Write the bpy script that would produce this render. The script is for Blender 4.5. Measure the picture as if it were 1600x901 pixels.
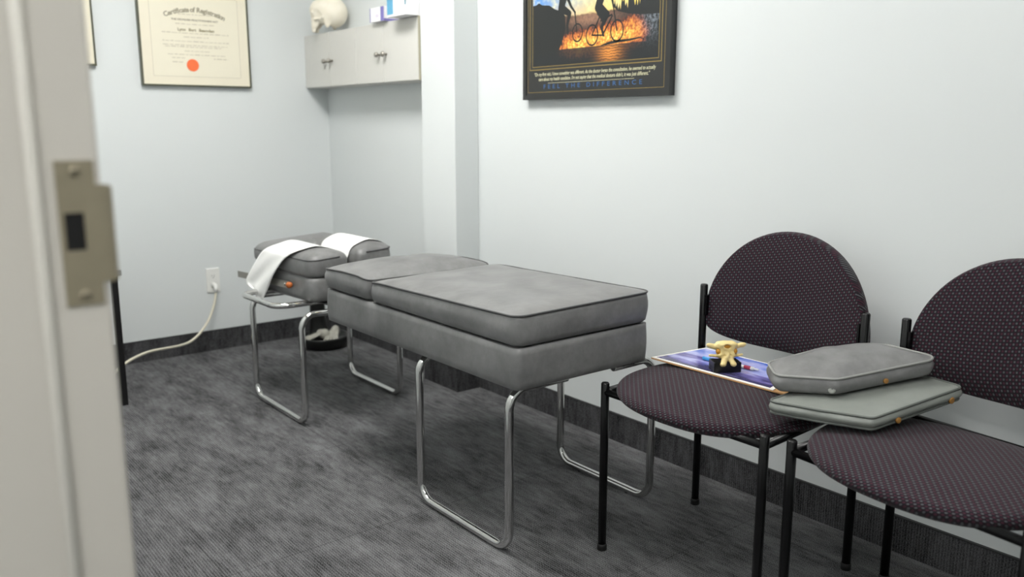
import bpy, bmesh, math, random
import numpy as np
from mathutils import Vector, Matrix, noise
random.seed(4)
S = bpy.context.scene
COL = S.collection
PI = math.pi
for o in list(bpy.data.objects):
    bpy.data.objects.remove(o)

# ------------------------------------------------------------------ camera, world, lights, exposure
cd = bpy.data.cameras.new('camera')
cam = bpy.data.objects.new('camera', cd); COL.objects.link(cam)
cd.sensor_width = 36.0; cd.lens = 1332.9 / 1600 * 36.0
cd.clip_start = 0.02
yaw, pitch = math.radians(38.634), math.radians(10.885)
fw = Vector((math.sin(yaw) * math.cos(pitch), math.cos(yaw) * math.cos(pitch), -math.sin(pitch)))
rt = Vector((math.cos(yaw), -math.sin(yaw), 0)); up = rt.cross(fw)
cam.matrix_world = Matrix(((rt.x, up.x, -fw.x, 0), (rt.y, up.y, -fw.y, 0), (rt.z, up.z, -fw.z, 1.15), (0, 0, 0, 1)))
cd.dof.use_dof = True; cd.dof.focus_distance = 2.2; cd.dof.aperture_fstop = 3.0
S.camera = cam
S.view_settings.view_transform = 'Standard'
S.view_settings.look = 'None'
S.view_settings.exposure = 0.36
S.view_settings.gamma = 1.0
S.view_settings.use_curve_mapping = False
S.cycles.use_denoising = True
S.cycles.max_bounces = 10
S.cycles.sample_clamp_indirect = 4.0
W_ = bpy.data.worlds.new('world'); S.world = W_; W_.use_nodes = True
W_.node_tree.nodes['Background'].inputs[0].default_value = (0.75, 0.82, 0.9, 1)
W_.node_tree.nodes['Background'].inputs[1].default_value = 0.3
LIGHT_MAIN, LIGHT_NEAR, LIGHT_HALL = 19.0, 8.0, 28.0      # brightness of the ceiling troffers; hall one is unseen, added to light the jamb
LAMPS = [(1.05, 2.60, 0.60, 1.20, LIGHT_MAIN), (1.05, 0.45, 0.60, 1.20, LIGHT_NEAR), (-0.85, -0.30, 0.60, 0.60, LIGHT_HALL)]
XW, YB, ZC = 2.176, 4.32, 2.60          # right wall, back wall, ceiling

# ------------------------------------------------------------------ material helpers
def rgb(h):
    c = [int(h[i:i + 2], 16) / 255 for i in (0, 2, 4)]
    return tuple(((x + .055) / 1.055) ** 2.4 if x > .04045 else x / 12.92 for x in c) + (1,)
class NT:
    def __init__(s, name):
        s.m = bpy.data.materials.new(name); s.m.use_nodes = True
        s.t = s.m.node_tree; s.b = s.t.nodes['Principled BSDF']
    def n(s, typ, **kw):
        x = s.t.nodes.new(typ)
        for k, v in kw.items():
            if k.startswith('i_'):
                key = k[2:]; key = int(key) if key.isdigit() else key.replace('_', ' ')
                x.inputs[key].default_value = v
            else: setattr(x, k, v)
        return x
    def l(s, a, b): s.t.links.new(a, b)
    def math(s, op, a, b=None, clamp=False):
        x = s.t.nodes.new('ShaderNodeMath'); x.operation = op; x.use_clamp = clamp
        for i, v in enumerate((a, b)):
            if v is None: continue
            if isinstance(v, (int, float)): x.inputs[i].default_value = v
            else: s.l(v, x.inputs[i])
        return x.outputs[0]
    def mix(s, f, a, b):
        x = s.t.nodes.new('ShaderNodeMix'); x.data_type = 'RGBA'
        if isinstance(f, (int, float)): x.inputs[0].default_value = f
        else: s.l(f, x.inputs[0])
        for k, v in ((6, a), (7, b)):
            if isinstance(v, tuple): x.inputs[k].default_value = v
            else: s.l(v, x.inputs[k])
        return x.outputs[2]
    def ramp(s, fac, stops):
        x = s.t.nodes.new('ShaderNodeValToRGB'); e = x.color_ramp.elements
        while len(e) < len(stops): e.new(0.5)
        for el, (p, c) in zip(e, stops): el.position = p; el.color = c
        s.l(fac, x.inputs[0]); return x.outputs[0]
    def coord(s, which='Object', scale=(1, 1, 1), rot=(0, 0, 0)):
        c = s.t.nodes.new('ShaderNodeTexCoord'); m = s.t.nodes.new('ShaderNodeMapping')
        m.inputs['Scale'].default_value = scale; m.inputs['Rotation'].default_value = rot
        s.l(c.outputs[which], m.inputs[0]); return m.outputs[0]
    def noise(s, vec, scale, detail=3, rough=.5):
        x = s.t.nodes.new('ShaderNodeTexNoise'); x.inputs['Scale'].default_value = scale
        x.inputs['Detail'].default_value = detail; x.inputs['Roughness'].default_value = rough
        s.l(vec, x.inputs['Vector']); return x.outputs['Fac']
    def bump(s, h, strength, dist):
        x = s.t.nodes.new('ShaderNodeBump'); x.inputs['Strength'].default_value = strength
        x.inputs['Distance'].default_value = dist; s.l(h, x.inputs['Height'])
        s.l(x.outputs[0], s.b.inputs['Normal'])
    def set(s, color=None, rough=None, metal=None, spec=None):
        if color is not None:
            if isinstance(color, tuple): s.b.inputs['Base Color'].default_value = color
            else: s.l(color, s.b.inputs['Base Color'])
        if rough is not None:
            if isinstance(rough, (int, float)): s.b.inputs['Roughness'].default_value = rough
            else: s.l(rough, s.b.inputs['Roughness'])
        if metal is not None: s.b.inputs['Metallic'].default_value = metal
        if spec is not None: s.b.inputs['Specular IOR Level'].default_value = spec
        return s
def plain(name, hx, rough=.5, metal=0., spec=.5, var=.04, scale=30, bump=0.):
    m = NT(name); v = m.coord(); f = m.noise(v, scale, 3)
    c = rgb(hx); a = tuple(x * (1 - var) for x in c[:3]) + (1,); b = tuple(min(1, x * (1 + var)) for x in c[:3]) + (1,)
    m.set(m.mix(f, a, b), rough, metal, spec)
    if bump: m.bump(f, bump, .001)
    return m.m
M = {}
def wall_mat(name, hx):
    m = NT(name); v = m.coord(); big = m.noise(v, 1.2, 2); fine = m.noise(v, 240, 2)
    c = rgb(hx); m.set(m.mix(big, tuple(x * .985 for x in c[:3]) + (1,), c), .55, 0, .3)
    m.bump(fine, .12, .0006); return m.m
M['wall'] = wall_mat('pale_blue_wall_paint', 'D8DCDC')
M['ceiling'] = wall_mat('white_ceiling', 'ECECE8')
def carpet(name, vertical):
    m = NT(name); v = m.coord()
    sep = m.n('ShaderNodeSeparateXYZ'); m.l(v, sep.inputs[0]); X, Y, Z = sep.outputs
    # mottled worn patches stretched along the rib direction
    v2 = m.coord(scale=(1, .42, 1) if not vertical else (1, 1, .35))
    blot = m.noise(v2, 9, 8, .68)
    v3 = m.coord(scale=(1, .16, 1) if not vertical else (1, 1, .16))
    streak = m.noise(v3, 70, 4, .7)
    yarn = m.noise(v, 300, 2, .6)
    f = m.math('ADD', m.math('MULTIPLY', m.math('SUBTRACT', blot, .5), 1.5), m.math('MULTIPLY', m.math('SUBTRACT', streak, .5), 1.1))
    f = m.math('ADD', f, m.math('MULTIPLY', m.math('SUBTRACT', yarn, .5), 1.5))
    if vertical: ribc = m.math('ADD', X, Y)
    else: ribc = X
    rib = m.math('SINE', m.math('MULTIPLY', ribc, 2 * PI / .0076))
    dash = m.math('SINE', m.math('MULTIPLY', m.math('ADD', Y if not vertical else Z, m.math('MULTIPLY', m.noise(v, 40, 1), .02)), 2 * PI / .0085))
    f = m.math('ADD', f, m.math('MULTIPLY', rib, .16))
    f = m.math('ADD', f, m.math('MULTIPLY', m.math('MULTIPLY', rib, dash), .16))
    f = m.math('ADD', f, .5, True)
    lo, hi = (rgb('1C1C1D'), rgb('7C7C7E')) if not vertical else (rgb('141415'), rgb('5C5C5E'))
    col = m.mix(f, lo, hi)
    if not vertical:
        for C_, off in ((X, .689), (Y, 2.047)):
            fr = m.math('FRACT', m.math('ADD', m.math('DIVIDE', m.math('SUBTRACT', C_, off), .65), 100.0))
            d = m.math('MINIMUM', fr, m.math('SUBTRACT', 1.0, fr))
            seam = m.math('LESS_THAN', d, .0032)
            col = m.mix(m.math('MULTIPLY', seam, .32), col, rgb('1A1A1A'))
    m.set(col, .95, 0, .12)
    m.bump(m.math('ADD', m.math('MULTIPLY', rib, .5), yarn), .5, .0012); return m.m
M['carpet'] = carpet('grey_ribbed_carpet_tile', False)
M['base'] = carpet('dark_carpet_wall_base', True)
M['binding'] = plain('dark_binding', '2C2D2E', .8)
def leather(name, hx, amt=.24):
    m = NT(name); v = m.coord(); n1 = m.noise(v, 9, 6, .6); n2 = m.noise(v, 55, 4, .6); n3 = m.noise(v, 420, 2)
    c = rgb(hx); f = m.math('ADD', m.math('MULTIPLY', n1, .75), m.math('MULTIPLY', n2, .25))
    f = m.math('MULTIPLY', m.math('SUBTRACT', f, .36), 3.4, True)
    m.set(m.mix(f, tuple(x * (1 - amt) for x in c[:3]) + (1,), tuple(x * (1 + amt) for x in c[:3]) + (1,)), m.math('ADD', .36, m.math('MULTIPLY', n2, .12)), 0, .6)
    m.bump(m.math('ADD', m.math('MULTIPLY', n1, 2.5), m.math('MULTIPLY', n3, .25)), .35, .002); return m.m
M['leather'] = leather('mottled_grey_vinyl', '747474')
M['piping'] = plain('dark_grey_vinyl_piping', '454546', .45, 0, .5)
M['leather_green'] = leather('greenish_grey_vinyl', '7F837E', .1)
M['piping_green'] = plain('green_grey_piping', '5E625E', .5)
M['piping_light'] = plain('pale_grey_piping', '8C8D8A', .5)
def chrome():
    m = NT('chrome'); v = m.coord(); n = m.noise(v, 25, 3)
    m.set(rgb('D2D2D0'), m.math('ADD', .06, m.math('MULTIPLY', n, .07)), 1.0); return m.m
M['chrome'] = chrome()
M['dark_cap'] = plain('black_rubber', '141414', .6)
M['black_metal'] = plain('black_powder_coated_steel', '060607', .25, 0, .4)
def fabric(name, axes):
    m = NT(name); v = m.coord(); sep = m.n('ShaderNodeSeparateXYZ'); m.l(v, sep.inputs[0])
    a, b = sep.outputs[axes[0]], sep.outputs[axes[1]]
    b2 = m.math('ADD', b, m.math('MULTIPLY', a, .22))
    oth = sep.outputs[({0, 1, 2} - set(axes)).pop()]; a = m.math('ADD', a, m.math('MULTIPLY', oth, .9)); b2 = m.math('ADD', b2, m.math('MULTIPLY', oth, .8))
    sa = m.math('SINE', m.math('MULTIPLY', a, 2 * PI / .0135)); sb = m.math('SINE', m.math('MULTIPLY', b2, 2 * PI / .0160))
    p = m.math('MULTIPLY', sa, sb)
    pos = m.math('MULTIPLY', m.math('SUBTRACT', p, .42), 3.0, True)
    neg = m.math('MULTIPLY', m.math('SUBTRACT', m.math('MULTIPLY', p, -1.0), .30), 2.2, True)
    ny = m.noise(v, 900, 2); big = m.noise(v, 60, 3)
    base = m.mix(ny, rgb('120E12'), rgb('272026'))
    base = m.mix(m.math('MULTIPLY', big, .35), base, rgb('302730'))
    c = m.mix(m.math('MULTIPLY', neg, .5), base, rgb('552838'))
    c = m.mix(m.math('MULTIPLY', pos, .5), c, rgb('6A6F72'))
    m.set(c, .9, 0, .15); m.b.inputs['Sheen Weight'].default_value = .08
    m.bump(m.math('ADD', p, ny), .35, .0012); return m.m
M['fabric_seat'] = fabric('plum_dotted_seat_fabric', (0, 1))
M['fabric_back'] = fabric('plum_dotted_back_fabric', (1, 2))
M['frame_paint'] = plain('warm_grey_door_frame_paint', 'C3BFB7', .38, 0, .5, .02, 4)
M['ridge_highlight'] = plain('pale_ridge_highlight', 'D0CDC5', .5, var=.01)
M['brass'] = plain('worn_bronze_strike_metal', '8F8773', .45, .35, .5, .10, 60)
M['pocket'] = plain('dark_latch_pocket', '0A0A0B', .9)
M['cab'] = plain('light_grey_laminate', 'CFCEC9', .42, 0, .4, .015)
M['cab_edge'] = plain('beige_cabinet_edge', 'A9A48F', .5)
M['nickel'] = plain('brushed_nickel', 'A8A49C', .3, .9)
M['white_plastic'] = plain('white_plastic', 'E6E6E2', .35)
M['slot'] = plain('outlet_slot_dark', '2A2A2A', .7)
M['cord'] = plain('cream_cord', 'D6D1BE', .45)
M['paper'] = plain('white_face_paper', 'F2F2F0', .7, 0, .2, .015, 60, .3)
M['steel'] = plain('satin_steel_bar', '9B9890', .35, .85)
M['orange'] = plain('orange_rubber_tip', 'B5622C', .5)
M['tan_dot'] = plain('tan_snap', '94692E', .5)
M['pale_dot'] = plain('pale_worn_patch', 'A9ABA6', .7, var=.15)
def bone(name, a, b):
    m = NT(name); v = m.coord(); f = m.noise(v, 35, 4); m.set(m.mix(f, rgb(a), rgb(b)), .42, 0, .45); return m.m
M['skull'] = bone('ivory_skull_plastic', 'EEE9DC', 'E0D8C4')
M['skull_dark'] = bone('skull_stain', '8F7C50', '5C4A22')
M['vertebra'] = bone('cream_vertebra_plastic', 'EBD9A0', 'D9BE78')
M['marrow'] = bone('amber_stain', 'CF9A35', 'B87A22')
M['foot_bone'] = bone('pale_foot_bones', 'B9B7AC', '85837A')
M['black_plastic'] = plain('black_gloss_plastic', '0C0D0C', .3)
M['tan_board'] = plain('tan_cardboard', 'B98F62', .7, 0, .3, .06)
M['white_paper'] = plain('white_card', 'EDEAE4', .6)
M['gold'] = plain('gold_printed_line', '94804A', .5, .2)
M['poster_black'] = plain('charcoal_poster_mat', '2C2D2D', .35, 0, .5, .02)
M['frame_black'] = plain('black_frame', '2B2C2C', .35)
M['green_frame'] = plain('dark_olive_metal_frame', '5A5C4E', .35, .5)
M['cream'] = plain('cream_mount_board', 'E6DFCB', .55, 0, .4, .01)
M['parchment'] = plain('parchment', 'E6E0CC', .5, 0, .4, .015)
M['ink'] = plain('faded_ink', '9A937F', .7)
M['ink_light'] = plain('faint_ink', 'C6BFAC', .7)
M['ink_olive'] = plain('olive_ink', '857C58', .7)
M['seal'] = plain('orange_seal', 'F0713F', .5)
M['caption'] = plain('cream_caption_ink', 'C9C6A4', .6)
M['caption_blue'] = plain('blue_caption_ink', '3C6493', .6)
M['silhouette'] = plain('near_black_print', '1E2122', .4)
M['purple'] = plain('purple_print', '7A74B4', .5)
M['box_white'] = plain('white_carton', 'F0EFF2', .5, var=.01)
M['box_blue'] = plain('light_blue_print', '5FA3C6', .5)
M['box_teal'] = plain('teal_print', '3F7F93', .5)
M['box_pale'] = plain('pale_lilac_print', 'DCD5E4', .5)
M['pen_blue'] = plain('blue_pen_barrel', '3C8FCB', .3)
M['pen_red'] = plain('red_pen_band', 'A8304E', .4)
M['table_black'] = plain('black_table_leg', '0B0B0C', .4)
M['table_grey'] = plain('grey_table_edge', '8A8C8C', .4)
def emis(name, s, col=(1, .985, .955, 1)):
    m = NT(name); m.b.inputs['Base Color'].default_value = (.9, .9, .9, 1)
    m.b.inputs['Emission Color'].default_value = col; m.b.inputs['Emission Strength'].default_value = s; return m.m

# ------------------------------------------------------------------ object helpers
def link(o, parent=None):
    COL.objects.link(o)
    if parent is not None:
        o.parent = parent
    return o
def obj(name, me, mat, parent=None, smooth=True, at=None):
    """me: mesh / bmesh in world coordinates; origin is put at 'at' or at the parent's origin."""
    if isinstance(me, bmesh.types.BMesh):
        bm = me; me = bpy.data.meshes.new(name); bmesh.ops.recalc_face_normals(bm, faces=bm.faces); bm.to_mesh(me); bm.free()
    me.name = name
    o = bpy.data.objects.new(name, me)
    mats = mat if isinstance(mat, (list, tuple)) else [mat]
    for m in mats: me.materials.append(m)
    for p in me.polygons: p.use_smooth = smooth
    org = ORG.get(parent.name, Vector()) if parent is not None else Vector(at) if at is not None else Vector()
    if org.length: me.transform(Matrix.Translation(-org))
    link(o, parent)
    if parent is None: o.location = org
    ORG[o.name] = org
    return o
ORG = {}
def thing(name, label, cat, loc, group=None):
    o = bpy.data.objects.new(name, None); COL.objects.link(o); o.location = loc; o.empty_display_size = .05
    ORG[o.name] = Vector(loc); tag(o, label, cat, group); return o
def tag(o, label, cat, group=None):
    o['label'] = label; o['category'] = cat
    if group: o['group'] = group
    return o
def structure(o): o['kind'] = 'structure'; return o
def box_bm(x0, x1, y0, y1, z0, z1, bev=0., seg=2, bm=None):
    own = bm is None
    b = bmesh.new()
    bmesh.ops.create_cube(b, size=1)
    for v in b.verts:
        v.co = Vector(((x0 + x1) / 2 + v.co.x * (x1 - x0), (y0 + y1) / 2 + v.co.y * (y1 - y0), (z0 + z1) / 2 + v.co.z * (z1 - z0)))
    if bev: bmesh.ops.bevel(b, geom=b.edges[:], offset=bev, segments=seg, profile=.5, affect='EDGES')
    if own: return b
    me = bpy.data.meshes.new('t'); b.to_mesh(me); b.free(); bm.from_mesh(me); bpy.data.meshes.remove(me); return bm
def fillet(pts, r, n=8, closed=False):
    pts = [Vector(p) for p in pts]; out = []; N = len(pts)
    for i, p in enumerate(pts):
        if not closed and i in (0, N - 1): out.append(p); continue
        a, b = pts[i - 1], pts[(i + 1) % N]
        u, v = (a - p).normalized(), (b - p).normalized(); ang = u.angle(v)
        if ang > 3.1: out.append(p); continue
        rr = min(r, .49 * min((a - p).length, (b - p).length) * math.tan(ang / 2)) ; d = rr / math.tan(ang / 2)
        c = p + (u + v).normalized() * (rr / math.sin(ang / 2)); s, e = p + u * d, p + v * d
        for k in range(n + 1):
            t = k / n; th = PI - ang; w = ((s - c) * math.sin((1 - t) * th) + (e - c) * math.sin(t * th)) / math.sin(th)
            out.append(c + w)
    return out
def tube_bm(pts, r, seg=14, closed=False, caps=True, bm=None, ell=None):
    bm = bm or bmesh.new(); pts = [Vector(p) for p in pts]; N = len(pts)
    tan = []
    for i in range(N):
        a = pts[i - 1] if (i > 0 or closed) else pts[i]; b = pts[(i + 1) % N] if (i < N - 1 or closed) else pts[i]
        tan.append((b - a).normalized())
    nrm = Vector((0, 0, 1)) if abs(tan[0].z) < .9 else Vector((1, 0, 0))
    nrm = (nrm - tan[0] * nrm.dot(tan[0])).normalized(); rings = []
    frames = [nrm]
    for i in range(1, N):
        q = tan[i - 1].rotation_difference(tan[i]); nrm = (q @ nrm).normalized(); nrm = (nrm - tan[i] * nrm.dot(tan[i])).normalized(); frames.append(nrm)
    twist = 0
    if closed:
        q = tan[-1].rotation_difference(tan[0]); e = q @ frames[-1]
        twist = math.atan2(tan[0].dot(e.cross(frames[0])), e.dot(frames[0]))
    for i in range(N):
        n1 = frames[i]; b1 = tan[i].cross(n1); rr = r(i / (N - 1)) if callable(r) else r; off = twist * i / N; ring = []
        for k in range(seg):
            a = 2 * PI * k / seg + off; ring.append(bm.verts.new(pts[i] + (n1 * math.cos(a) + b1 * math.sin(a)) * rr))
        rings.append(ring)
    for i in range(N if closed else N - 1):
        A, B = rings[i], rings[(i + 1) % N]
        for k in range(seg): bm.faces.new((A[k], A[(k + 1) % seg], B[(k + 1) % seg], B[k]))
    if caps and not closed:
        bm.faces.new(rings[0][::-1]); bm.faces.new(rings[-1])
    return bm
def pipe_open_bm(pts, r, thick=.002, seg=16, bm=None):
    """tube with hollow ends: short dark bores are pushed in at both ends"""
    bm = tube_bm(pts, r, seg, caps=False, bm=bm); bm.verts.ensure_lookup_table(); n = len(bm.verts)
    base = n - len(pts) * seg
    for s_, idx, d in ((1, range(base, base + seg), (Vector(pts[1]) - Vector(pts[0])).normalized()), (-1, range(n - seg, n), (Vector(pts[-2]) - Vector(pts[-1])).normalized())):
        bm.verts.ensure_lookup_table(); ring = [bm.verts[i] for i in idx]; c = sum((v.co for v in ring), Vector()) / seg
        r2 = [bm.verts.new(c + (v.co - c) * (1 - thick / r)) for v in ring]
        r3 = [bm.verts.new(c + (v.co - c) * (1 - thick / r) + d * .03) for v in ring]
        for k in range(seg):
            k2 = (k + 1) % seg; bm.faces.new((ring[k], ring[k2], r2[k2], r2[k])); bm.faces.new((r2[k], r2[k2], r3[k2], r3[k]))
        bm.faces.new(r3)
    return bm
def lathe_bm(prof, c, axis='Z', seg=24, bm=None):
    bm = bm or bmesh.new(); c = Vector(c); rings = []
    for r, h in prof:
        ring = []
        for k in range(seg):
            a = 2 * PI * k / seg; u, v = r * math.cos(a), r * math.sin(a)
            p = {'Z': (u, v, h), 'X': (h, u, v), 'Y': (u, h, v)}[axis]; ring.append(bm.verts.new(c + Vector(p)))
        rings.append(ring)
    for A, B in zip(rings, rings[1:]):
        for k in range(seg): bm.faces.new((A[k], A[(k + 1) % seg], B[(k + 1) % seg], B[k]))
    bm.faces.new(rings[0][::-1]); bm.faces.new(rings[-1]); return bm
def poly_bm(pts3, thick_vec=None, bm=None):
    bm = bm or bmesh.new(); A = [bm.verts.new(p) for p in pts3]; bm.faces.new(A)
    if thick_vec is not None:
        t = Vector(thick_vec); B = [bm.verts.new(Vector(p) + t) for p in pts3]; bm.faces.new(B[::-1])
        for i in range(len(A)): j = (i + 1) % len(A); bm.faces.new((A[i], B[i], B[j], A[j]))
    return bm
def rrect(x0, x1, y0, y1, r, n=6, step=.02):
    pts = []
    for cx, cy, a0 in ((x1 - r, y1 - r, 0), (x0 + r, y1 - r, 90), (x0 + r, y0 + r, 180), (x1 - r, y0 + r, 270)):
        for k in range(n + 1):
            a = math.radians(a0 + 90 * k / n); pts.append(Vector((cx + r * math.cos(a), cy + r * math.sin(a))))
    return resample(pts, step)
def resample(pts, step):
    out = []
    for i, p in enumerate(pts):
        q = pts[(i + 1) % len(pts)]; d = (q - p).length; n = max(1, int(round(d / step)))
        for k in range(n): out.append(p.lerp(q, k / n))
    return out
def pad_bm(outl, zb, zt, crown, bulge=.006, bot=.008, f=None, power=3., wr=0., wscale=14, cb=0., rings=12):
    """upholstered block from an outline: bottom, bulging band up to zt(u,v), domed top. f maps (u,v,w)->xyz"""
    f = f or (lambda u, v, w: (u, v, w)); bm = bmesh.new(); N = len(outl)
    zt_ = zt if callable(zt) else (lambda u, v: zt); zb_ = zb if callable(zb) else (lambda u, v: zb)
    c = sum(outl, Vector((0, 0))) / N; nr = []
    for i in range(N):
        t = (outl[(i + 1) % N] - outl[i - 1]).normalized(); nn = Vector((t.y, -t.x))
        if nn.dot(outl[i] - c) < 0: nn = -nn
        nr.append(nn)
    R = []
    def ring(fn): R.append([bm.verts.new(f(*fn(i))) for i in range(N)])
    def wn(u, v, w, k=1.): return wr * k * noise.noise(Vector((u * wscale, v * wscale, w * wscale + 3.1))) if wr else 0
    # bottom
    for t in (.02, .5, .85):
        ring(lambda i: (lambda p: (p.x, p.y, zb_(p.x, p.y) - cb * (1 - t ** 3)))(c + (outl[i] - c) * t))
    ring(lambda i: (outl[i].x - nr[i].x * bot, outl[i].y - nr[i].y * bot, zb_(*outl[i]) + 0))
    for k in range(0, 7):
        t = k / 6
        def fn(i, t=t):
            z0, z1 = zb_(*outl[i]) + bot * .6, zt_(*outl[i]); z = z0 + (z1 - z0) * t
            o = bulge * math.sin(PI * min(1, t * 1.0)) + wn(outl[i].x, outl[i].y, z, math.sin(PI * t))
            return (outl[i].x + nr[i].x * o, outl[i].y + nr[i].y * o, z)
        ring(fn)
    mind = min((p - c).length for p in outl)
    for k in range(1, rings + 1):
        t = 1 - (k / (rings + .3)) ** 1.0
        t = (1 - (k / rings) ** 1.6 * .985)
        def fn(i, t=t):
            p = c + (outl[i] - c) * t; z = zt_(p.x, p.y) + crown * (1 - t ** power) + wn(p.x, p.y, .5, 1 - t ** 6)
            return (p.x, p.y, z)
        ring(fn)
    for A, B in zip(R, R[1:]):
        for i in range(N): bm.faces.new((A[i], A[(i + 1) % N], B[(i + 1) % N], B[i]))
    bm.faces.new(R[0][::-1]); bm.faces.new(R[-1]); return bm
def ring_path(outl, z, off=0., f=None):
    f = f or (lambda u, v, w: (u, v, w)); N = len(outl); out = []; c = sum(outl, Vector((0, 0))) / N
    for i in range(N):
        t = (outl[(i + 1) % N] - outl[i - 1]).normalized(); nn = Vector((t.y, -t.x))
        if nn.dot(outl[i] - c) < 0: nn = -nn
        zz = z(*outl[i]) if callable(z) else z; out.append(Vector(f(outl[i].x + nn.x * off, outl[i].y + nn.y * off, zz)))
    return out
def text_mesh(body, size, frame, bold=0., shear=0., align='CENTER', spacing=1., width=None, word=1.):
    cu = bpy.data.curves.new('txt', 'FONT'); cu.body = body; cu.size = size; cu.align_x = align; cu.offset = bold
    cu.shear = shear; cu.space_character = spacing; cu.space_word = word; cu.resolution_u = 3
    o = bpy.data.objects.new('txt', cu); COL.objects.link(o)
    dg = bpy.context.evaluated_depsgraph_get(); me = bpy.data.meshes.new_from_object(o.evaluated_get(dg))
    bpy.data.objects.remove(o); bpy.data.curves.remove(cu)
    if width:
        xs = [v.co.x for v in me.vertices]; w = max(xs) - min(xs); s = width / w; me.transform(Matrix.Diagonal((s, 1, 1, 1)))
    if frame is not None: me.transform(frame)
    me.materials.clear(); return me
# ---- implicit surfaces (for bones): numpy distance field -> surface nets
def sdf_mesh(fn, lo, hi, res):
    lo, hi = np.array(lo, float), np.array(hi, float); n = np.ceil((hi - lo) / res).astype(int) + 1
    ax = [lo[i] + res * np.arange(n[i]) for i in range(3)]; G = np.meshgrid(*ax, indexing='ij'); V = fn(*G)
    s = V < 0; cnt = np.zeros(n - 1); acc = np.zeros(tuple(n - 1) + (3,)); cells = np.stack(np.meshgrid(*[np.arange(k - 1) for k in n], indexing='ij'), -1)
    for d in range(3):
        o1, o2 = [k for k in range(3) if k != d]
        for a in (0, 1):
            for b in (0, 1):
                sl0 = [None] * 3; sl1 = [None] * 3
                sl0[d] = slice(0, n[d] - 1); sl1[d] = slice(1, n[d])
                sl0[o1] = sl1[o1] = slice(a, n[o1] - 1 + a); sl0[o2] = sl1[o2] = slice(b, n[o2] - 1 + b)
                v0, v1 = V[tuple(sl0)], V[tuple(sl1)]; cr = (v0 < 0) != (v1 < 0)
                t = np.where(cr, v0 / np.where(cr, v0 - v1, 1), 0); p = cells.astype(float).copy(); p[..., o1] += a; p[..., o2] += b; p[..., d] += t
                acc += np.where(cr[..., None], p, 0); cnt += cr
    idx = -np.ones(n - 1, int); m = cnt > 0; idx[m] = np.arange(m.sum()); verts = lo + res * acc[m] / cnt[m][:, None]; faces = []
    for d in range(3):
        o1, o2 = (d + 1) % 3, (d + 2) % 3
        sl0 = [slice(1, k - 1) for k in n]; sl1 = list(sl0); sl0[d] = slice(0, n[d] - 1); sl1[d] = slice(1, n[d])
        a, b = s[tuple(sl0)], s[tuple(sl1)]; cr = np.argwhere(a != b); fl = a[a != b]
        off = np.array([1, 1, 1]); off[d] = 0; cr = cr + off
        for c, f_ in zip(cr, fl):
            q = []
            for da, db in ((0, 0), (-1, 0), (-1, -1), (0, -1)):
                e = c.copy(); e[o1] += da; e[o2] += db; q.append(int(idx[tuple(e)]))
            if min(q) >= 0: faces.append(q if f_ else q[::-1])
    me = bpy.data.meshes.new('sdf'); me.from_pydata(verts.tolist(), [], faces); me.update(); return me
def smin(a, b, k): h = np.clip(.5 + .5 * (b - a) / k, 0, 1); return b * (1 - h) + a * h - k * h * (1 - h)
def smax(a, b, k): return -smin(-a, -b, k)
def ell(X, Y, Z, c, r):
    q = np.sqrt(((X - c[0]) / r[0]) ** 2 + ((Y - c[1]) / r[1]) ** 2 + ((Z - c[2]) / r[2]) ** 2); return (q - 1) * min(r)
def cap(X, Y, Z, a, b, r0, r1=None):
    r1 = r0 if r1 is None else r1; a, b = np.array(a, float), np.array(b, float); d = b - a
    t = np.clip(((X - a[0]) * d[0] + (Y - a[1]) * d[1] + (Z - a[2]) * d[2]) / (d @ d), 0, 1)
    return np.sqrt((X - a[0] - t * d[0]) ** 2 + (Y - a[1] - t * d[1]) ** 2 + (Z - a[2] - t * d[2]) ** 2) - (r0 + (r1 - r0) * t)
def boxd(X, Y, Z, c, h, r):
    qx, qy, qz = np.abs(X - c[0]) - h[0] + r, np.abs(Y - c[1]) - h[1] + r, np.abs(Z - c[2]) - h[2] + r
    return np.sqrt(np.maximum(qx, 0) ** 2 + np.maximum(qy, 0) ** 2 + np.maximum(qz, 0) ** 2) + np.minimum(np.maximum(qx, np.maximum(qy, qz)), 0) - r

# ------------------------------------------------------------------ room shell
XL0, XL1, YJ = 0.03, 0.165, 0.79        # partition with the doorway: hall face, room face, far jamb
structure(obj('floor', box_bm(-1.8, XW + .15, -1.4, YB + .15, -.06, 0), M['carpet'], smooth=False))
structure(obj('ceiling', box_bm(-1.8, XW + .15, -1.4, YB + .15, ZC, ZC + .08), M['ceiling'], smooth=False))
structure(obj('wall_right', box_bm(XW, XW + .15, -1.4, YB + .15, 0, ZC), M['wall'], smooth=False))
structure(obj('wall_back', box_bm(XL0, XW, YB, YB + .15, 0, ZC), M['wall'], smooth=False))
structure(obj('wall_front', box_bm(-1.8, XW, -1.4, -1.25, 0, ZC), M['wall'], smooth=False))
bm = box_bm(XL0, XL1, YJ + .012, YB, 0, ZC); box_bm(XL0, XL1, -1.25, -.132, 0, ZC, bm=bm); box_bm(XL0, XL1, -.132, YJ + .012, 2.15, ZC, bm=bm)
structure(obj('wall_left', bm, M['wall'], smooth=False))
structure(obj('wall_hall', box_bm(-1.8, -1.65, -1.25, YB + .15, 0, ZC), M['wall'], smooth=False))
PX, PY0, PY1 = 2.056, 2.950, 3.200      # pier on the right wall
structure(obj('wall_pier', box_bm(PX, XW, PY0, PY1, 0, ZC, .002, 1), M['wall'], smooth=False))
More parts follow.
